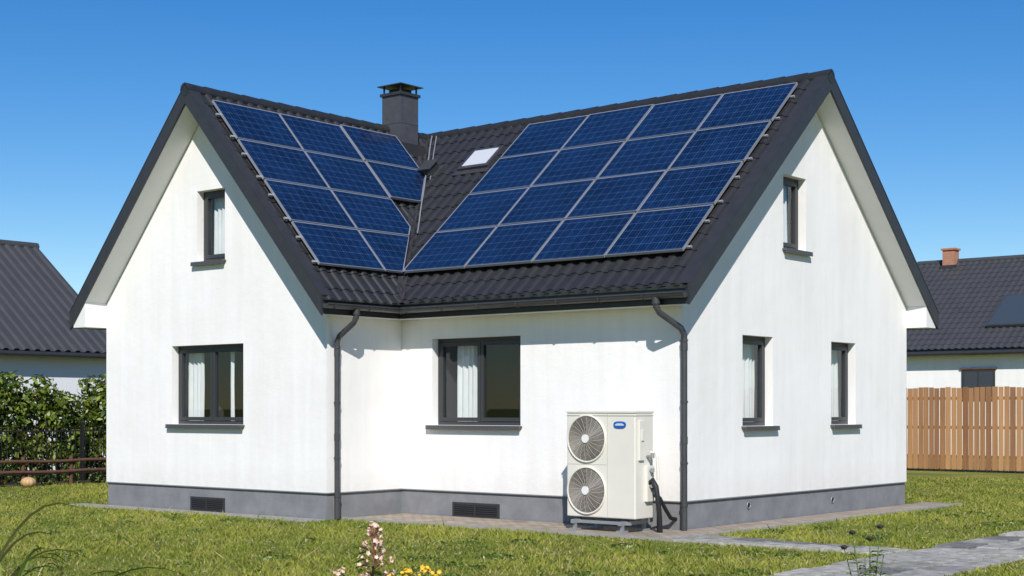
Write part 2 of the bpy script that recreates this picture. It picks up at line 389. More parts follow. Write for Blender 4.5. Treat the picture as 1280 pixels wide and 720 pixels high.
b.obox(o,ex,ed,en,(-.33,.33),(-.30,.30),(0,.09),0); b.obox(o,ex,ed,en,(-.26,.26),(-.23,.23),(.085,.097),1)
b.obox(o,ex,ed,en,(-.38,.38),(.30,.42),(.03,.05),0)
M_sky=mat('skylight_glass_painted_reflection',(.62,.64,.66),.15,coat=.6)  # whitish reflection on the skylight pane is painted in as pale base colour
b.build('skylight',[M_gut,M_sky],H)
b=MB(); o=(-6.60,2.42,zm(2.42)); b.obox(o,ex,ed,en,(-.16,.16),(-.18,.18),(.02,.06),0); b.obox(o,ex,ed,en,(-.11,.11),(-.1,.14),(.06,.2),1); b.obox(o,ex,ed,en,(-.14,.14),(-.13,.17),(.2,.22),0)
b.build('roof_vent',[M_gut,M_trim],H)

# ------------------------------------------------------------ solar arrays
def clip(poly,fn):
    out=[]
    for i in range(len(poly)):
        p,q=poly[i],poly[(i+1)%len(poly)]; a,c=fn(p),fn(q)
        if a>=0: out.append(p)
        if (a>=0)!=(c>=0):
            t=a/(a-c); out.append((p[0]+(q[0]-p[0])*t,p[1]+(q[1]-p[1])*t))
    return out
def array(name,panels,n,uvf,rails):
    E=empty(name); bm=bmesh.new(); uvl=bm.loops.layers.uv.new('UVMap')
    for poly,zf,key in panels:
        if len(poly)<3: continue
        bot=[bm.verts.new((p[0],p[1],zf(p))) for p in poly]
        top=[bm.verts.new(v.co+n*.038) for v in bot]
        k=len(poly)
        fs=[bm.faces.new(bot),bm.faces.new(top)]+[bm.faces.new((bot[i],bot[(i+1)%k],top[(i+1)%k],top[i])) for i in range(k)]
        bmesh.ops.recalc_face_normals(bm,faces=fs)
        for f in fs: f.material_index=1
        ft=fs[1]; r=bmesh.ops.inset_region(bm,faces=[ft],thickness=.020,depth=-.003)
        ft.material_index=0
        for l in ft.loops: l[uvl].uv=uvf(l.vert.co,key)
    me=bpy.data.meshes.new('panels'); bm.to_mesh(me); bm.free(); me.materials.append(M_cell); me.materials.append(M_alu)
    o=bpy.data.objects.new('panels',me); C.objects.link(o); o.parent=E
    rb=MB(); rails(rb); rb.build('mounting_rails',[M_alu],E)
    return E
vx=lambda y:-4.7-.7833*(y+.4)
vy=lambda x:-.4-(x+4.7)*(3.83/3.0)
P=[]; x0=.02; cw=1.268; rh=.78
for c in range(4):
    for r in range(4):
        xa=x0-(c+1)*cw+.012; xb=x0-c*cw-.012; ya=3.13-(r+1)*rh+.010; yb=3.13-r*rh-.010
        dz=random.uniform(-.004,.004); tl=random.uniform(-.004,.004)
        poly=clip([(xa,ya),(xb,ya),(xb,yb),(xa,yb)],lambda p:p[0]-vx(p[1])-.03)
        P.append((poly,(lambda p,dz=dz,tl=tl,xa=xa:zm(p[1])+.14+dz+tl*(p[0]-xa)),(xa,ya)))
def mr(b):
    for r in range(4):
        for f in(.22,.78):
            y=3.13-(r+f)*rh; xl=max(x0-4*cw-.05,vx(y)+.15)
            b.obox((0,y,zm(y)),ex,ed,en,(xl,x0+.045),(-.018,.018),(.062,.09),0)
array('solar_panel_array',P,en,lambda co,k:((co.x-k[0])/cw,(co.y-k[1])/rh),mr)
P=[]; y0=-1.76; cw2=1.355; rw=.598; X0=-7.41
wn=Vector((KW,0,1)).normalized()
for c in range(3):
    for r in range(4 if c<2 else 2):
        off=.14 if c<2 else .165
        ya=y0+c*cw2+.012; yb=y0+(c+1)*cw2-.012; xa=X0+r*rw+.008; xb=X0+(r+1)*rw-.008
        sh=-.03 if c<2 else .14
        poly=clip([(xa,ya),(xb,ya),(xb,yb),(xa,yb)],lambda p:vy(p[0])+sh-p[1])
        P.append((poly,(lambda p,off=off:zw(p[0])+off),(xa,ya)))
wd=Vector((1,0,-KW)).normalized(); wy=Vector((0,1,0))
def wr(b):
    for r in range(4):
        for f in(.22,.78):
            x=X0+(r+f)*rw; ye=min(y0+(3 if r<2 else 2)*cw2,vy(x)-.1)
            b.obox((x,0,zw(x)),wd,wy,wn,(-.018,.018),(y0-.045,ye),(.062,.088),0)
array('solar_panel_array',P,wn,lambda co,k:((co.y-k[1])/cw2,(co.x-k[0])/rw),wr)

# ------------------------------------------------------------ heat pump
HP=empty('heat_pump'); X0,X1,Y0,Y1,Z0,Z1=-1.24,-.15,-.86,-.45,.20,1.57
one('casing',M_cream,HP,lambda b:b.box(X0,X1,Y0,Y1,Z0,Z1),.018)
b=MB()
b.box(-.585,-.580,Y0-.003,Y0+.01,Z0+.02,Z1-.02,1); b.box(X0-.006,X1+.006,Y0-.008,Y1+.006,Z1-.05,Z1-.044,1)
for z in(.885,): b.box(X0+.01,-.59,Y0-.003,Y0+.01,z,z+.005,1)
b.box(X0-.008,X1+.008,Y0-.012,Y1+.008,Z1-.012,Z1+.012,0)
b.build('panel_seams_and_lid',[M_cream,M_grille],HP,.004)
b=MB(); fx=-.912
for fz in(1.222,.548):
    yy=Y0
    ring=lambda r,y,n=40:[(fx+r*math.cos(t),y,fz+r*math.sin(t)) for t in np.linspace(0,2*math.pi,n+1)[:-1]]
    b.add(ring(.295,yy-.005),[tuple(range(40))],1)
    b.tube(ring(.302,yy-.012),.014,0,8,closed=True)
    for k in range(3):
        a=k*2*math.pi/3+.4; pts=[]
        for s in np.linspace(0,1.35,9): pts.append((fx+.27*math.cos(a+s)*.98,yy-.010-.008*s,fz+.27*math.sin(a+s)*.98))
        b.add([(fx+.05*math.cos(a),yy-.010,fz+.05*math.sin(a))]+pts,[tuple(range(10))],4)
    for k in range(15):
        r=.062+k*.0165; b.tube(ring(r,yy-.036+.018*(r/.3)**2,36),.0032,2,4,closed=True)
    for k in range(20):
        a=2*math.pi*k/20; tw=.35
        b.tube([(fx+r*math.cos(a+tw*r*3),yy-.033+.018*(r/.3)**2,fz+r*math.sin(a+tw*r*3)) for r in(.05,.13,.22,.30)],.0032,2,4)
    b.tube([(fx,yy-.02,fz),(fx,yy-.046,fz)],.055,3,24)
b.build('fan_grilles',[M_cream,M_fan,M_grille,M_whiteP,M_blade],HP)
b=MB()
el=[(-.385+.095*math.copysign(abs(math.cos(t))**.7,math.cos(t)),Y0-.012,1.405+.045*math.copysign(abs(math.sin(t))**.7,math.sin(t))) for t in np.linspace(0,2*math.pi,33)[:-1]]
b.add(el+[(p[0],Y0+.01,p[2]) for p in el],[tuple(range(32))]+[(i,(i+1)%32,32+(i+1)%32,32+i) for i in range(32)],0)
b.box(-.45,-.32,Y0-.0155,Y0-.0125,1.397,1.412,1); b.box(-.43,-.34,Y0-.0155,Y0-.0125,1.42,1.426,1)
b.build('badge',[M_blue,M_whiteP],HP)
b=MB()
b.box(X1,X1+.03,Y0+.06,Y0+.17,.95,1.46,0); b.box(X1,X1+.05,Y0+.20,Y1-.05,.42,.88,0)
b.box(X1+.03,X1+.045,Y0+.09,Y0+.14,1.2,1.34,0)
for z in(1.0,.82,.62):
    b.tube([(X1,-.60,z),(X1+.09,-.60,z)],.022,1,10); b.tube([(X1+.09,-.60,z-.02),(X1+.09,-.60,z+.03)],.026,1,8)
b.tube([(X1+.05,-.58,1.05),(X1+.13,-.58,1.05),(X1+.15,-.58,.98),(X1+.15,-.56,.7)],.02,0,8)
b.build('service_valves',[M_cream,M_grey],HP,.006)
b=MB()
b.tube([(X1+.05,-.60,.66),(X1+.10,-.62,.70),(X1+.155,-.62,.62),(X1+.175,-.60,.42),(X1+.17,-.56,.22),(X1+.14,-.5,.03)],.034,0,10)
b.tube([(X1+.05,-.56,.60),(X1+.09,-.55,.60),(X1+.12,-.53,.50),(X1+.12,-.50,.3),(X1+.09,-.45,.03)],.030,0,10)
b.tube([(X1+.05,-.5,.5),(X1+.08,-.42,.46),(X1+.06,-.25,.3),(X1+.04,-.1,.18),(X1+.04,.03,.16)],.026,0,10)
b.build('insulated_hoses',[M_rub],HP)
b=MB()
for x in(X0+.14,X1-.2):
    b.box(x,x+.05,Y0-.10,Y1+.1,.12,.17,0); b.box(x-.03,x+.08,Y0-.10,Y0+.02,.022,.055,0); b.box(x-.03,x+.08,Y1-.02,Y1+.1,.022,.055,0)
    b.box(x+.005,x+.045,Y0-.06,Y0-.02,.05,.12,0); b.box(x+.005,x+.045,Y1+.02,Y1+.06,.05,.12,0)
    for y in(Y0+.06,Y1-.06): b.tube([(x+.025,y,.17),(x+.025,y,.205)],.03,1,10)
b.box(X0+.1,X1-.1,Y0+.03,Y0+.07,.12,.16,0)
b.build('support_frame',[M_grey,M_rub],HP)

# ------------------------------------------------------------ ground, paths
def groundmat():
    m,nt,b=newmat('lawn_soil_and_turf'); N=nt.nodes; L=nt.links
    tc=N.new('ShaderNodeTexCoord')
    n1=N.new('ShaderNodeTexNoise'); n1.inputs['Scale'].default_value=.45; n1.inputs['Detail'].default_value=6
    n2=N.new('ShaderNodeTexNoise'); n2.inputs['Scale'].default_value=14; n2.inputs['Detail'].default_value=8; n2.inputs['Roughness'].default_value=.75
    for n in(n1,n2): L.new(tc.outputs['Object'],n.inputs['Vector'])
    v=math_(N,L,'ADD',math_(N,L,'MULTIPLY',n1.outputs['Fac'],.5),math_(N,L,'MULTIPLY',n2.outputs['Fac'],.5))
    r=N.new('ShaderNodeValToRGB'); r.color_ramp.elements[0].position=.34; r.color_ramp.elements[1].position=.66
    r.color_ramp.elements[0].color=(.10,.115,.022,1); r.color_ramp.elements[1].color=(.33,.33,.085,1)
    L.new(v,r.inputs[0]); L.new(r.outputs[0],b.inputs['Base Color']); b.inputs['Roughness'].default_value=1; b.inputs['Specular IOR Level'].default_value=.1
    bp=N.new('ShaderNodeBump'); bp.inputs['Strength'].default_value=1; bp.inputs['Distance'].default_value=.04
    L.new(n2.outputs['Fac'],bp.inputs['Height']); L.new(bp.outputs[0],b.inputs['Normal']); return m
b=MB(); b.add([(-500,-500,0),(500,-500,0),(500,500,0),(-500,500,0)],[(0,1,2,3)]); b.build('ground',[groundmat()])
def pavemat():
    m,nt,b=newmat('clay_pavers'); N=nt.nodes; L=nt.links
    tc=N.new('ShaderNodeTexCoord'); br=N.new('ShaderNodeTexBrick'); L.new(tc.outputs['Object'],br.inputs['Vector'])
    br.inputs['Scale'].default_value=1; br.inputs['Brick Width'].default_value=.2; br.inputs['Row Height'].default_value=.1
    br.inputs['Mortar Size'].default_value=.007; br.inputs['Color1'].default_value=(.46,.37,.30,1); br.inputs['Color2'].default_value=(.33,.28,.24,1); br.inputs['Mortar'].default_value=(.12,.12,.07,1)
    n=N.new('ShaderNodeTexNoise'); n.inputs['Scale'].default_value=3; n.inputs['Detail'].default_value=7; L.new(tc.outputs['Object'],n.inputs['Vector'])
    mx=N.new('ShaderNodeMixRGB'); mx.blend_type='MULTIPLY'; mx.inputs[0].default_value=.6; L.new(br.outputs['Color'],mx.inputs[1])
    r=N.new('ShaderNodeValToRGB'); r.color_ramp.elements[0].color=(.55,.52,.45,1); r.color_ramp.elements[1].color=(1.1,1.08,1.05,1); r.color_ramp.elements[0].position=.3; r.color_ramp.elements[1].position=.65
    L.new(n.outputs['Fac'],r.inputs[0]); L.new(r.outputs[0],mx.inputs[2]); L.new(mx.outputs[0],b.inputs['Base Color']); b.inputs['Roughness'].default_value=.85
    bp=N.new('ShaderNodeBump'); bp.inputs['Strength'].default_value=.6; bp.inputs['Distance'].default_value=.01; bp.invert=True
    L.new(br.outputs['Fac'],bp.inputs['Height']); L.new(bp.outputs[0],b.inputs['Normal']); return m
aprons=[(-5.0,.60,-1.25,-.0),(.0,.60,.001,7.6)]
b=MB()
for a in aprons: b.box(a[0],a[1],a[2],a[3],-.1,.022,0)
b.box(-5.0,.60,-1.31,-1.252,-.1,.035,1); b.box(.602,.66,-1.31,7.6,-.1,.035,1)
M_kerb=mat('concrete_edging',(.36,.35,.33),.9,noise=(6,.3,.7),bump=(40,.5,.01),col2=(.26,.25,.23))
b.box(-10.9,-5.05,-2.0,-1.60,-.1,.018,1)
b.build('paved_apron',[pavemat(),M_kerb])
def slabmat():
    m,nt,b=newmat('path_slabs'); N=nt.nodes; L=nt.links
    g=N.new('ShaderNodeNewGeometry'); tc=N.new('ShaderNodeTexCoord')
    r=N.new('ShaderNodeValToRGB'); r.color_ramp.elements[0].color=(.16,.16,.165,1); r.color_ramp.elements[1].color=(.46,.44,.40,1); r.color_ramp.elements.new(.25).color=(.35,.34,.315,1)
    L.new(g.outputs['Random Per Island'],r.inputs[0])
    n=N.new('ShaderNodeTexNoise'); n.inputs['Scale'].default_value=9; n.inputs['Detail'].default_value=8; L.new(tc.outputs['Object'],n.inputs['Vector'])
    r2=N.new('ShaderNodeValToRGB'); r2.color_ramp.elements[0].color=(.6,.6,.55,1); r2.color_ramp.elements[1].color=(1.1,1.1,1.1,1); r2.color_ramp.elements[0].position=.35; r2.color_ramp.elements[1].position=.65
    L.new(n.outputs['Fac'],r2.inputs[0])
    mx=N.new('ShaderNodeMixRGB'); mx.blend_type='MULTIPLY'; mx.inputs[0].default_value=1; L.new(r.outputs[0],mx.inputs[1]); L.new(r2.outputs[0],mx.inputs[2]); L.new(mx.outputs[0],b.inputs['Base Color'])
    b.inputs['Roughness'].default_value=.85
    bp=N.new('ShaderNodeBump'); bp.inputs['Strength'].default_value=.5; bp.inputs['Distance'].default_value=.01; L.new(n.outputs['Fac'],bp.inputs['Height']); L.new(bp.outputs[0],b.inputs['Normal']); return m
b=MB()
def slab(x0,x1,y0,y1):
    j=lambda:random.uniform(-.016,.016); z=.028+random.uniform(-.008,.012); a=random.uniform(-.012,.012)
    pts=[(x0+j(),y0+j()),(x1+j(),y0+j()),(x1+j(),y1+j()),(x0+j(),y1+j())]
    b.add([(p[0],p[1],-.05) for p in pts]+[(p[0],p[1],z+a*(i%2)) for i,p in enumerate(pts)],[(0,1,2,3),(4,5,6,7),(0,1,5,4),(1,2,6,5),(2,3,7,6),(3,0,4,7)])
x=.70
while x<3.35:
    for (ya,yb) in((-1.32,-.95),(-.91,-.56)): slab(x,x+.52,ya,yb)
    x+=.555
y=-7.0
while y<13:
    for k in range(3): slab(3.50+k*.44,3.50+k*.44+.405,y+(.12 if k==1 else 0),y+.585+(.12 if k==1 else 0))
    y+=.63
b.build('garden_path',[slabmat()],None,.006)

# ------------------------------------------------------------ grass
CAM=np.array([10.54,-16.38])
def grass(N):
    th=rng.uniform(-.52,.52,N)+math.radians(90+39.32); d=9.5+ (36-9.5)*rng.random(N)**1.15
    x=CAM[0]+d*np.cos(th); y=CAM[1]+d*np.sin(th)
    ok=np.ones(N,bool)
    for (a0,a1,b0,b1) in((-10.32,-5.07,-1.55,6.85),(-5.07,.635,-1.29,6.9),(0,.635,0,7.58),(-10.88,-5.05,-1.88,-1.5),(-60,-17.0,-60,60)):
        jx=rng.normal(0,.025,N)
        ok&=~((x>a0+jx)&(x<a1+jx)&(y>b0+jx)&(y<b1+jx))
    inp=((x>.65)&(x<3.42)&(y>-1.31)&(y<-.57))|((x>3.50)&(x<4.79)&(y>-7)&(y<13))
    ok&=~(inp&(rng.random(N)>.05)); ok&=y<20.2
    x=x[ok];y=y[ok];d=d[ok]
    f=lambda x,y:(np.sin(x*1.3+2*np.sin(y*.7))+np.sin(y*1.7+1.5*np.sin(x*.9))+.8*np.sin(x*4.1+y*3.3)+.6*np.sin(y*7.3-x*2.9)+3.4)/6.8
    pn=f(x,y); q=f(x*1.9+7,y*1.7-3)
    keep=rng.random(len(x))<np.clip(.25+1.6*q,0,1); x=x[keep];y=y[keep];d=d[keep];pn=pn[keep];q=q[keep]; n=len(x)
    hgt=(.016+.036*rng.random(n)**1.5)*(0.5+1.0*pn); tall=rng.random(n)<.018; hgt[tall]*=2.4
    wd=(.0038+.004*rng.random(n))*(1+d/22); az=rng.uniform(0,2*math.pi,n); la=rng.uniform(0,2*math.pi,n); ln=hgt*rng.uniform(.3,1.6,n)
    v=np.zeros((n,3,3),np.float32)
    v[:,0,0]=x-np.cos(az)*wd; v[:,0,1]=y-np.sin(az)*wd; v[:,1,0]=x+np.cos(az)*wd; v[:,1,1]=y+np.sin(az)*wd
    v[:,2,0]=x+np.cos(la)*ln; v[:,2,1]=y+np.sin(la)*ln; v[:,2,2]=hgt; v[:,0:2,2]=-.004
    A=np.array([.15,.225,.028]);B=np.array([.46,.47,.075]);Sx=np.array([.62,.52,.22])
    t=np.clip(.9*pn+.35*(1-q)+.5*rng.random(n)-.35,0,1)[:,None]; col=A*(1-t)+B*t
    st=rng.random(n)<(.04+.22*(1-q)**1.5); col[st]=Sx*rng.uniform(.7,1.1,(st.sum(),1))
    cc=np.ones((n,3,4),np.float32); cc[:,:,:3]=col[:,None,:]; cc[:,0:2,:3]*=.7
    me=bpy.data.meshes.new('grass'); me.vertices.add(n*3); me.vertices.foreach_set('co',v.ravel())
    me.loops.add(n*3); me.loops.foreach_set('vertex_index',np.arange(n*3,dtype=np.int32)); me.polygons.add(n)
    me.polygons.foreach_set('loop_start',np.arange(0,n*3,3,dtype=np.int32))
    a=me.attributes.new('Col','FLOAT_COLOR','POINT'); a.data.foreach_set('color',cc.ravel())
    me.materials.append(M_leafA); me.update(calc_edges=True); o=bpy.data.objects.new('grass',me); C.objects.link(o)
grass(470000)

# ------------------------------------------------------------ leaf mass
def leafmass(name,centers,N,size,cA,cB,cC=None,pC=0,extra=None,parent=None):
    cs=np.array(centers); vol=cs[:,3]*cs[:,4]*cs[:,5]; idx=rng.choice(len(cs),N,p=vol/vol.sum()); c=cs[idx]
    u=rng.normal(size=(N,3)); u/=np.linalg.norm(u,axis=1)[:,None]; rr=rng.uniform(.55,1.05,N)[:,None]
    p=c[:,:3]+u*rr*c[:,3:6]; p[:,2]=np.maximum(p[:,2],.02)
    nrm=u+rng.normal(size=(N,3))*.55+np.array([0,0,.35]); nrm/=np.linalg.norm(nrm,axis=1)[:,None]
    t=np.cross(nrm,rng.normal(size=(N,3))); t/=np.linalg.norm(t,axis=1)[:,None]; s=np.cross(nrm,t)
    l=size*rng.uniform(.6,1.3,N)[:,None]; w=l*.42
    v=np.stack([p-t*l*.5,p+s*w*.5+nrm*l*.06,p+t*l*.5-nrm*l*.1,p-s*w*.5+nrm*l*.06],1).astype(np.float32)
    k=rng.random(N)[:,None]**1.3; col=np.array(cA)*(1-k)+np.array(cB)*k
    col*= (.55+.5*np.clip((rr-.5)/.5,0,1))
    if cC is not None:
        m=(rng.random(N)<pC)&(rr[:,0]>.85); col[m]=cC
    cc=np.ones((N,4,4),np.float32); cc[:,:,:3]=col[:,None,:]
    me=bpy.data.meshes.new(name); me.vertices.add(N*4); me.vertices.foreach_set('co',v.ravel()); me.loops.add(N*4)
    me.loops.foreach_set('vertex_index',np.arange(N*4,dtype=np.int32)); me.polygons.add(N); me.polygons.foreach_set('loop_start',np.arange(0,N*4,4,dtype=np.int32))
    a=me.attributes.new('Col','FLOAT_COLOR','POINT'); a.data.foreach_set('color',cc.ravel())
    me.materials.append(M_leafS); me.update(calc_edges=True); o=bpy.data.objects.new(name,me); C.objects.link(o)
    if parent:o.parent=parent
    return o
HG=empty('laurel_hedge'); cs=[]
for y in np.arange(-6,10,.38):
    top=2.15+.22*math.sin(y*1.9)+.16*math.sin(y*4.3)+random.uniform(-.1,.12)
    for z in np.arange(.3,top,.36):
        cs.append((-18.1+random.uniform(-.25,.25),y+random.uniform(-.2,.2),z,random.uniform(.32,.46),random.uniform(.3,.45),random.uniform(.25,.36)))
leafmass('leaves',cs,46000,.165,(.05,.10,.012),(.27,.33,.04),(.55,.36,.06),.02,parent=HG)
b=MB()
for y in np.arange(-6,10,.35):
    p=Vector((-18.2,y,0))
    for k in range(3): b.tube([p,p+Vector((random.uniform(-.15,.15),random.uniform(-.1,.1),.8)),p+Vector((random.uniform(-.3,.3),random.uniform(-.3,.3),1.7))],0,0,5,rads=[.025,.018,.006])
b.build('branches',[M_bark],HG)
b=MB()
for y in np.arange(-6,9.6,.12): b.box(-17.42,-17.405,y,y+.015,.05,1.25)
for y in np.arange(-6,9.8,2.2): b.box(-17.44,-17.39,y,y+.05,0,1.32)
for z in(.2,1.12): b.box(-17.425,-17.40,-6,9.7,z,z+.03)
b.build('metal_fence',[M_iron])
b=MB()
for y in np.arange(-6,9.6,1.15): b.tube([(-16.7,y,0),(-16.7,y,.62)],.045,0,8)
for z in(.30,.52): b.tube([(-16.64,yy,z+.012*math.sin(yy*3)) for yy in np.arange(-6,9.7,.6)],.035,0,8)
b.build('rail_fence',[M_rail])
b=MB(); ys=np.arange(-6,9.8,.3)
b.strip([(-17.3,y,.02+.02*math.sin(y*5)) for y in ys],[1.1+.1*math.sin(y*2) for y in ys],(1,0,0)); b.build('flower_bed',[M_soil])
PK=MB(); PK.ball((-16.35,.80,.11),(.15,.15,.11),0,32,12,lambda th,ph:1+.06*math.cos(th*9)); PK.tube([(-16.35,.80,.20),(-16.34,.81,.26)],.018,1,6)
PK.build('pumpkin',[mat('pumpkin_skin',(.50,.28,.10),.5,noise=(6,.3,.7),col2=(.55,.42,.25)),M_bark])
cs=[(-16.9+random.uniform(-.3,.3),y,.12,.16,.2,.14) for y in np.arange(-5,9,.6)]
leafmass('low_bed_plants',cs,4200,.07,(.06,.10,.02),(.18,.24,.05),(.50,.32,.12),.10)
cs=[]
while len(cs)<170:
    th=math.radians(129.3)+random.uniform(-.45,.45); d=random.uniform(11,24); x=10.54+d*math.cos(th); y=-16.38+d*math.sin(th)
    if (-11<x<.9 and y>-2.2) or (x>.5 and -1.5<y<-.4 and x<3.6) or 3.3<x<5 or x<-16: continue
    r=random.uniform(.05,.24); cs.append((x,y,.02,r,r*random.uniform(.6,1.2),.034))
leafmass('lawn_weeds',cs,9500,.048,(.06,.12,.018),(.24,.32,.05),(.62,.55,.3),.05)

# ------------------------------------------------------------ wooden fence
def woodmat():
    m,nt,b=newmat('fence_boards'); N=nt.nodes; L=nt.links
    g=N.new('ShaderNodeNewGeometry'); tc=N.new('ShaderNodeTexCoord'); mp=N.new('ShaderNodeMapping'); mp.inputs['Scale'].default_value=(18,18,1.2); L.new(tc.outputs['Object'],mp.inputs[0])
    n=N.new('ShaderNodeTexNoise'); n.inputs['Scale'].default_value=1; n.inputs['Detail'].default_value=6; L.new(mp.outputs[0],n.inputs['Vector'])
    v=math_(N,L,'ADD',math_(N,L,'MULTIPLY',g.outputs['Random Per Island'],.6),math_(N,L,'MULTIPLY',n.outputs['Fac'],.45))
    r=N.new('ShaderNodeValToRGB'); r.color_ramp.elements[0].position=.15; r.color_ramp.elements[1].position=.9
    r.color_ramp.elements[0].color=(.20,.085,.035,1); r.color_ramp.elements[1].color=(.50,.27,.115,1); L.new(v,r.inputs[0]); L.new(r.outputs[0],b.inputs['Base Color']); b.inputs['Roughness'].default_value=.75; return m
b=MB(); x=-14.0
while x<14:
    w=random.uniform(.12,.14); hh=2.17+random.uniform(-.02,.02); b.box(x,x+w,20.30,20.322,.06,hh); x+=w+random.uniform(.014,.03)
for z in(.35,1.1,1.85): b.box(-14,14,20.325,20.37,z,z+.08)
for x in np.arange(-14,14,2.2): b.box(x,x+.09,20.372,20.46,0,2.1)
b.build('wooden_fence',[woodmat()])

# ------------------------------------------------------------ neighbour houses
NH=empty('neighbour_house')
yr,y0,y1=37.0,32.0,42.0; Ez=3.62; k=(7.12-3.62)/5.4
zn=lambda y,o=0:7.12-k*abs(y-yr)+o
b=MB(); b.prism([(y0,0),(y1,0),(y1,zn(y1,-.15)),(yr,7.12-.15),(y0,zn(y0,-.15))],'x',-12.8,9); nb=b.build('walls',[M_wall],NH)
b=MB(); b.prism(chev(yr,5.35,zn,-.01,-.14),'x',-13.2,9.4); b.tube([(-13.2,31.55,3.5),(9.4,31.55,3.5)],.08,0,8); b.build('roof_slab',[M_trim],NH)
roof_sheet('roof',M_nroof,NH,(-13.2,yr,7.12),(1,0,0),22.6,(0,-1,0),5.4,5.4*k,pitch=.24)
roof_sheet('roof_back',M_nroof,NH,(-13.2,yr,7.12),(1,0,0),22.6,(0,1,0),5.4,5.4*k,pitch=.4)
b=MB(); b.tube([(-13.2,yr,7.13),(9.4,yr,7.13)],.11,0,8); b.build('ridge',[M_nroof],NH)
b=MB(); b.box(-12.05,-11.6,36.6,37.05,6.6,7.55,0); b.box(-12.1,-11.55,36.55,37.1,7.55,7.62,0); b.box(-12.12,-11.53,36.5,37.15,6.4,6.98,2)
for z in np.arange(6.7,7.5,.08): b.box(-12.053,-11.597,36.597,37.053,z,z+.012,1)
b.build('brick_chimney',[M_brick,M_kerb,M_trim],NH)
e2=Vector((0,-1,-k)).normalized(); e3=Vector((0,-k,1)).normalized()
b=MB(); b.obox((-8.0,33.6,zn(33.6)),ex,e2,e3,(-.85,.85),(-1.05,1.05),(.05,.13),0); b.obox((-8.0,33.6,zn(33.6)),ex,e2,e3,(-.78,.78),(-.98,.98),(.12,.135),1)
b.build('roof_collector',[M_gut,mat('collector_glass',(.05,.065,.08),.25,coat=.1)],NH)
b=MB(); b.box(-9.4,-8.25,31.96,32.0,1.9,2.95,0); b.box(-9.32,-8.86,31.95,31.965,1.98,2.87,1); b.box(-8.80,-8.33,31.95,31.965,1.98,2.87,1)
b.box(-9.46,-8.19,31.93,32.0,2.95,3.0,2)
b.build('window',[M_frame,mat('dim_glass',(.05,.06,.07),.08,coat=.6),M_rail],NH)

NH2=empty('neighbour_house')
xr,Rz,k2=-27.2,6.3,3.2/4.35
zq=lambda x,o=0:Rz-k2*abs(x-xr)+o
b=MB(); b.prism([(-31.2,0),(-23.2,0),(-23.2,zq(-23.2,-.15)),(xr,Rz-.15),(-31.2,zq(-31.2,-.15))],'y',-9,7.75); b.build('walls',[mat('pale_render',(.72,.74,.77),.9)],NH2)
b=MB(); b.prism(chev(xr,4.32,zq,-.01,-.14),'y',-9.4,8.0); b.tube([(-22.8,-9.4,3.02),(-22.8,8.0,3.02)],.07,0,8); b.build('roof_slab',[M_trim],NH2)
roof_sheet('roof',M_nroof,NH2,(xr,-9.4,Rz),(0,1,0),17.4,(1,0,0),4.35,3.2,pitch=.3,rib=.05,step=.0,course=6)
roof_sheet('roof_back',M_nroof,NH2,(xr,-9.4,Rz),(0,1,0),17.4,(-1,0,0),4.35,3.2,pitch=.3,rib=.05,step=.0,course=6)
b=MB(); b.tube([(xr,-9.4,Rz),(xr,8.02,Rz)],.12,0,8); b.build('ridge',[M_nroof],NH2)

# ------------------------------------------------------------ foreground plants
M_stem=mat('stem_green',(.10,.15,.04),.6); M_lf=mat('plant_leaf',(.11,.19,.03),.55,noise=(20,.3,.7),col2=(.16,.22,.04)); M_pet=mat('cream_petals',(.78,.62,.50),.6,noise=(30,.35,.6),col2=(.66,.36,.28)); M_yel=mat('yellow_petals',(.80,.50,.04),.6)
M_seed=mat('dark_seedhead',(.03,.025,.02),.8); M_straw=mat('straw_blade',(.42,.36,.13),.6); M_red=mat('red_stem',(.22,.08,.05),.6)
def rv(s=1): return Vector((random.gauss(0,s),random.gauss(0,s),random.gauss(0,s)))
def blossom(b,c,r,mi,n=5):
    ax=(rv()+Vector((.6,-.6,.6))).normalized(); a=ax.orthogonal().normalized(); q=ax.cross(a)
    for k in range(n):
        t=2*math.pi*k/n; d=(a*math.cos(t)+q*math.sin(t)+ax*.35).normalized(); b.leaf(c,d,ax,r,r*.85,mi,-.1)
b=MB(); base=Vector((3.45,-9.25,0))
sp=[base,base+Vector((.01,.0,.3)),base+Vector((.03,.01,.55)),base+Vector((.045,.02,.80))]
b.tube(sp,0,4,6,rads=[.009,.008,.006,.003])
for i in range(95):
    z=random.uniform(.38,.84); rad=.02+.19*(1-(z-.38)/.46)**.8
    t=random.uniform(0,6.28); c=base+Vector((.03+rad*random.uniform(.3,1)*math.cos(t),.015+rad*random.uniform(.3,1)*math.sin(t),z))
    blossom(b,c,random.uniform(.013,.025),1)
    b.tube([base+Vector((.03,.01,z-.08)),c],.002,4,4)
for i in range(46):
    z=random.uniform(.1,.66); t=random.uniform(0,6.28); d=Vector((math.cos(t),math.sin(t),random.uniform(-.1,.5))); b.leaf(base+Vector((.02,.01,z)),d,(0,0,1),random.uniform(.08,.17),random.uniform(.035,.055),2,.2)
for (dx,dy,hh) in((.22,.16,.50),(.30,.22,.53),(.14,.12,.46),(.26,.2,.44),(.36,.28,.48),(-.15,-.12,.50)):
    tp=base+Vector((dx,dy,hh)); b.tube([base+Vector((dx*.5,dy*.5,0)),base+Vector((dx*.8,dy*.8,hh*.6)),tp],.003,0,5)
    for j in range(9): blossom(b,tp+rv(.02),.020,3 if dx>0 else 1,6)
    for j in range(9): b.leaf(base+Vector((dx*.75,dy*.75,hh*random.uniform(.3,.9))),rv()+Vector((0,0,.4)),(0,0,1),.09,.03,2)
b.build('flowering_plant',[M_stem,M_pet,M_lf,M_yel,M_red],recalc=False)
b=MB(); base=Vector((6.07,-7.1,0))
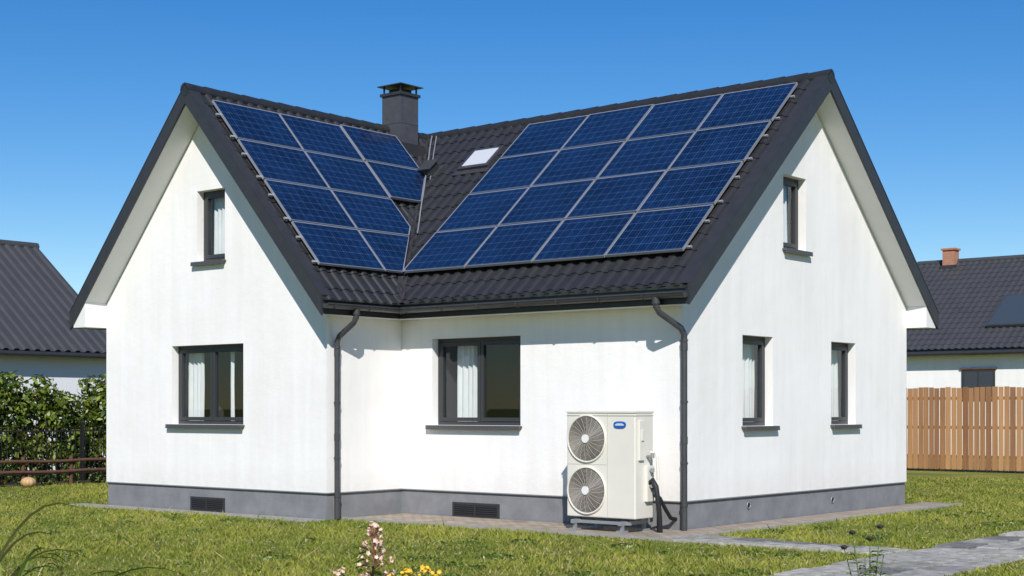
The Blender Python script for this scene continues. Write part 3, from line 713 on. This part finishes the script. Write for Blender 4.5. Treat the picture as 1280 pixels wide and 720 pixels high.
for (dx,dy,hh) in((.0,0,.72),(.05,.05,.80),(-.10,-.06,.76),(.09,.02,.62),(-.05,.03,.60),(-.14,-.1,.66)):
    tp=base+Vector((dx,dy,hh)); md=base+Vector((dx*.6,dy*.4,hh*.55)); b.tube([base+Vector((dx*.2,0,0)),md,tp],0,0,5,rads=[.007,.005,.003])
    for j in range(16):
        t=random.uniform(0,6.28); b.leaf(base.lerp(tp,random.uniform(.15,.9)),(math.cos(t),math.sin(t),.35),(0,0,1),random.uniform(.05,.12),.028,2,.25)
    if hh>.65:
        for j in range(6): b.leaf(tp,Vector((math.cos(j),math.sin(j),.5)),(0,0,1),.045,.02,1); 
        b.ball(tp+Vector((0,0,.008)),(.025,.025,.016),1,8,5)
b.build('seedhead_plant',[M_stem,M_seed,M_lf],recalc=False)
b=MB(); base=Vector((3.38,-12.0,0))
def arch(p,az,l,h,w,mi):
    d=Vector((math.cos(az),math.sin(az),0)); pts=[];ws=[]
    for i in range(13):
        t=i/12; pts.append(p+d*(l*t**1.25)+Vector((0,0,h*math.sin(min(1,t*.98)*math.pi*.68)/.95))); ws.append(w*(1-t**2.2)+.001)
    b.strip(pts,ws,d.cross(Vector((0,0,1)))+Vector((0,0,.6)),mi)
for i in range(60):
    arch(base+Vector((random.uniform(-.25,.2),random.uniform(-.25,.2),0)),random.uniform(0,6.28),random.uniform(.4,1.0),random.uniform(.40,.85),random.uniform(.016,.032),0 if random.random()<.6 else 1)
for (az_,l,h_) in((30,.9,1.05),(48,.8,.80),(20,.75,.72),(40,.85,.62),(35,.7,.90)): arch(base+Vector((-.2,-.15,0)),math.radians(az_),l,h_,.032,1 if h_>.7 else 0)
b.build('ornamental_grass',[M_lf,M_straw],recalc=False)
b=MB()
for i in range(130):
    th=math.radians(129.3)+random.uniform(-.38,.38); d=random.uniform(13,22); x=10.54+d*math.cos(th); y=-16.38+d*math.sin(th)
    if (-11<x<.9 and y>-2.2) or (x>.6 and y>-1.4 and y<-.5) or 3.4<x<4.9: continue
    c=Vector((x,y,.04+random.uniform(0,.03)))
    b.tube([(x,y,0),c],.002,1,4); 
    for k in range(6): b.leaf(c,(math.cos(k),math.sin(k),.3),(0,0,1),.018,.016,0)
b.build('lawn_daisies',[M_whiteP,M_stem],recalc=False)

# ------------------------------------------------------------ light, world, camera
sd=Vector((.85,-1.0,1.0)).normalized()
el=math.asin(sd.z); az=math.atan2(sd.x,sd.y)
ld=bpy.data.lights.new('sun','SUN'); ld.energy=5.0; ld.angle=math.radians(.5); ld.color=(1,.955,.90)
lo=bpy.data.objects.new('sun',ld); C.objects.link(lo); lo.rotation_euler=(-sd).to_track_quat('-Z','Y').to_euler()
w=bpy.data.worlds.new('World'); S.world=w; w.use_nodes=True; nt=w.node_tree
sk=nt.nodes.new('ShaderNodeTexSky'); sk.sky_type='NISHITA'; sk.sun_disc=False; sk.sun_elevation=el; sk.sun_rotation=az
sk.air_density=1.0; sk.dust_density=0; sk.ozone_density=3.5; sk.altitude=300
hs=nt.nodes.new('ShaderNodeHueSaturation'); hs.inputs['Saturation'].default_value=1.38; hs.inputs['Hue'].default_value=.507
nt.links.new(sk.outputs[0],hs.inputs['Color']); nt.links.new(hs.outputs[0],nt.nodes['Background'].inputs[0]); nt.nodes['Background'].inputs[1].default_value=.108
cd=bpy.data.cameras.new('camera'); cd.sensor_width=36; cd.lens=52.0; cd.shift_y=.11875; cd.clip_end=2000
co=bpy.data.objects.new('camera',cd); C.objects.link(co); co.location=(10.54,-16.38,1.6); co.rotation_euler=(math.radians(90),0,math.radians(39.32)); S.camera=co
S.view_settings.view_transform='Standard'; S.view_settings.look='None'; S.view_settings.exposure=0
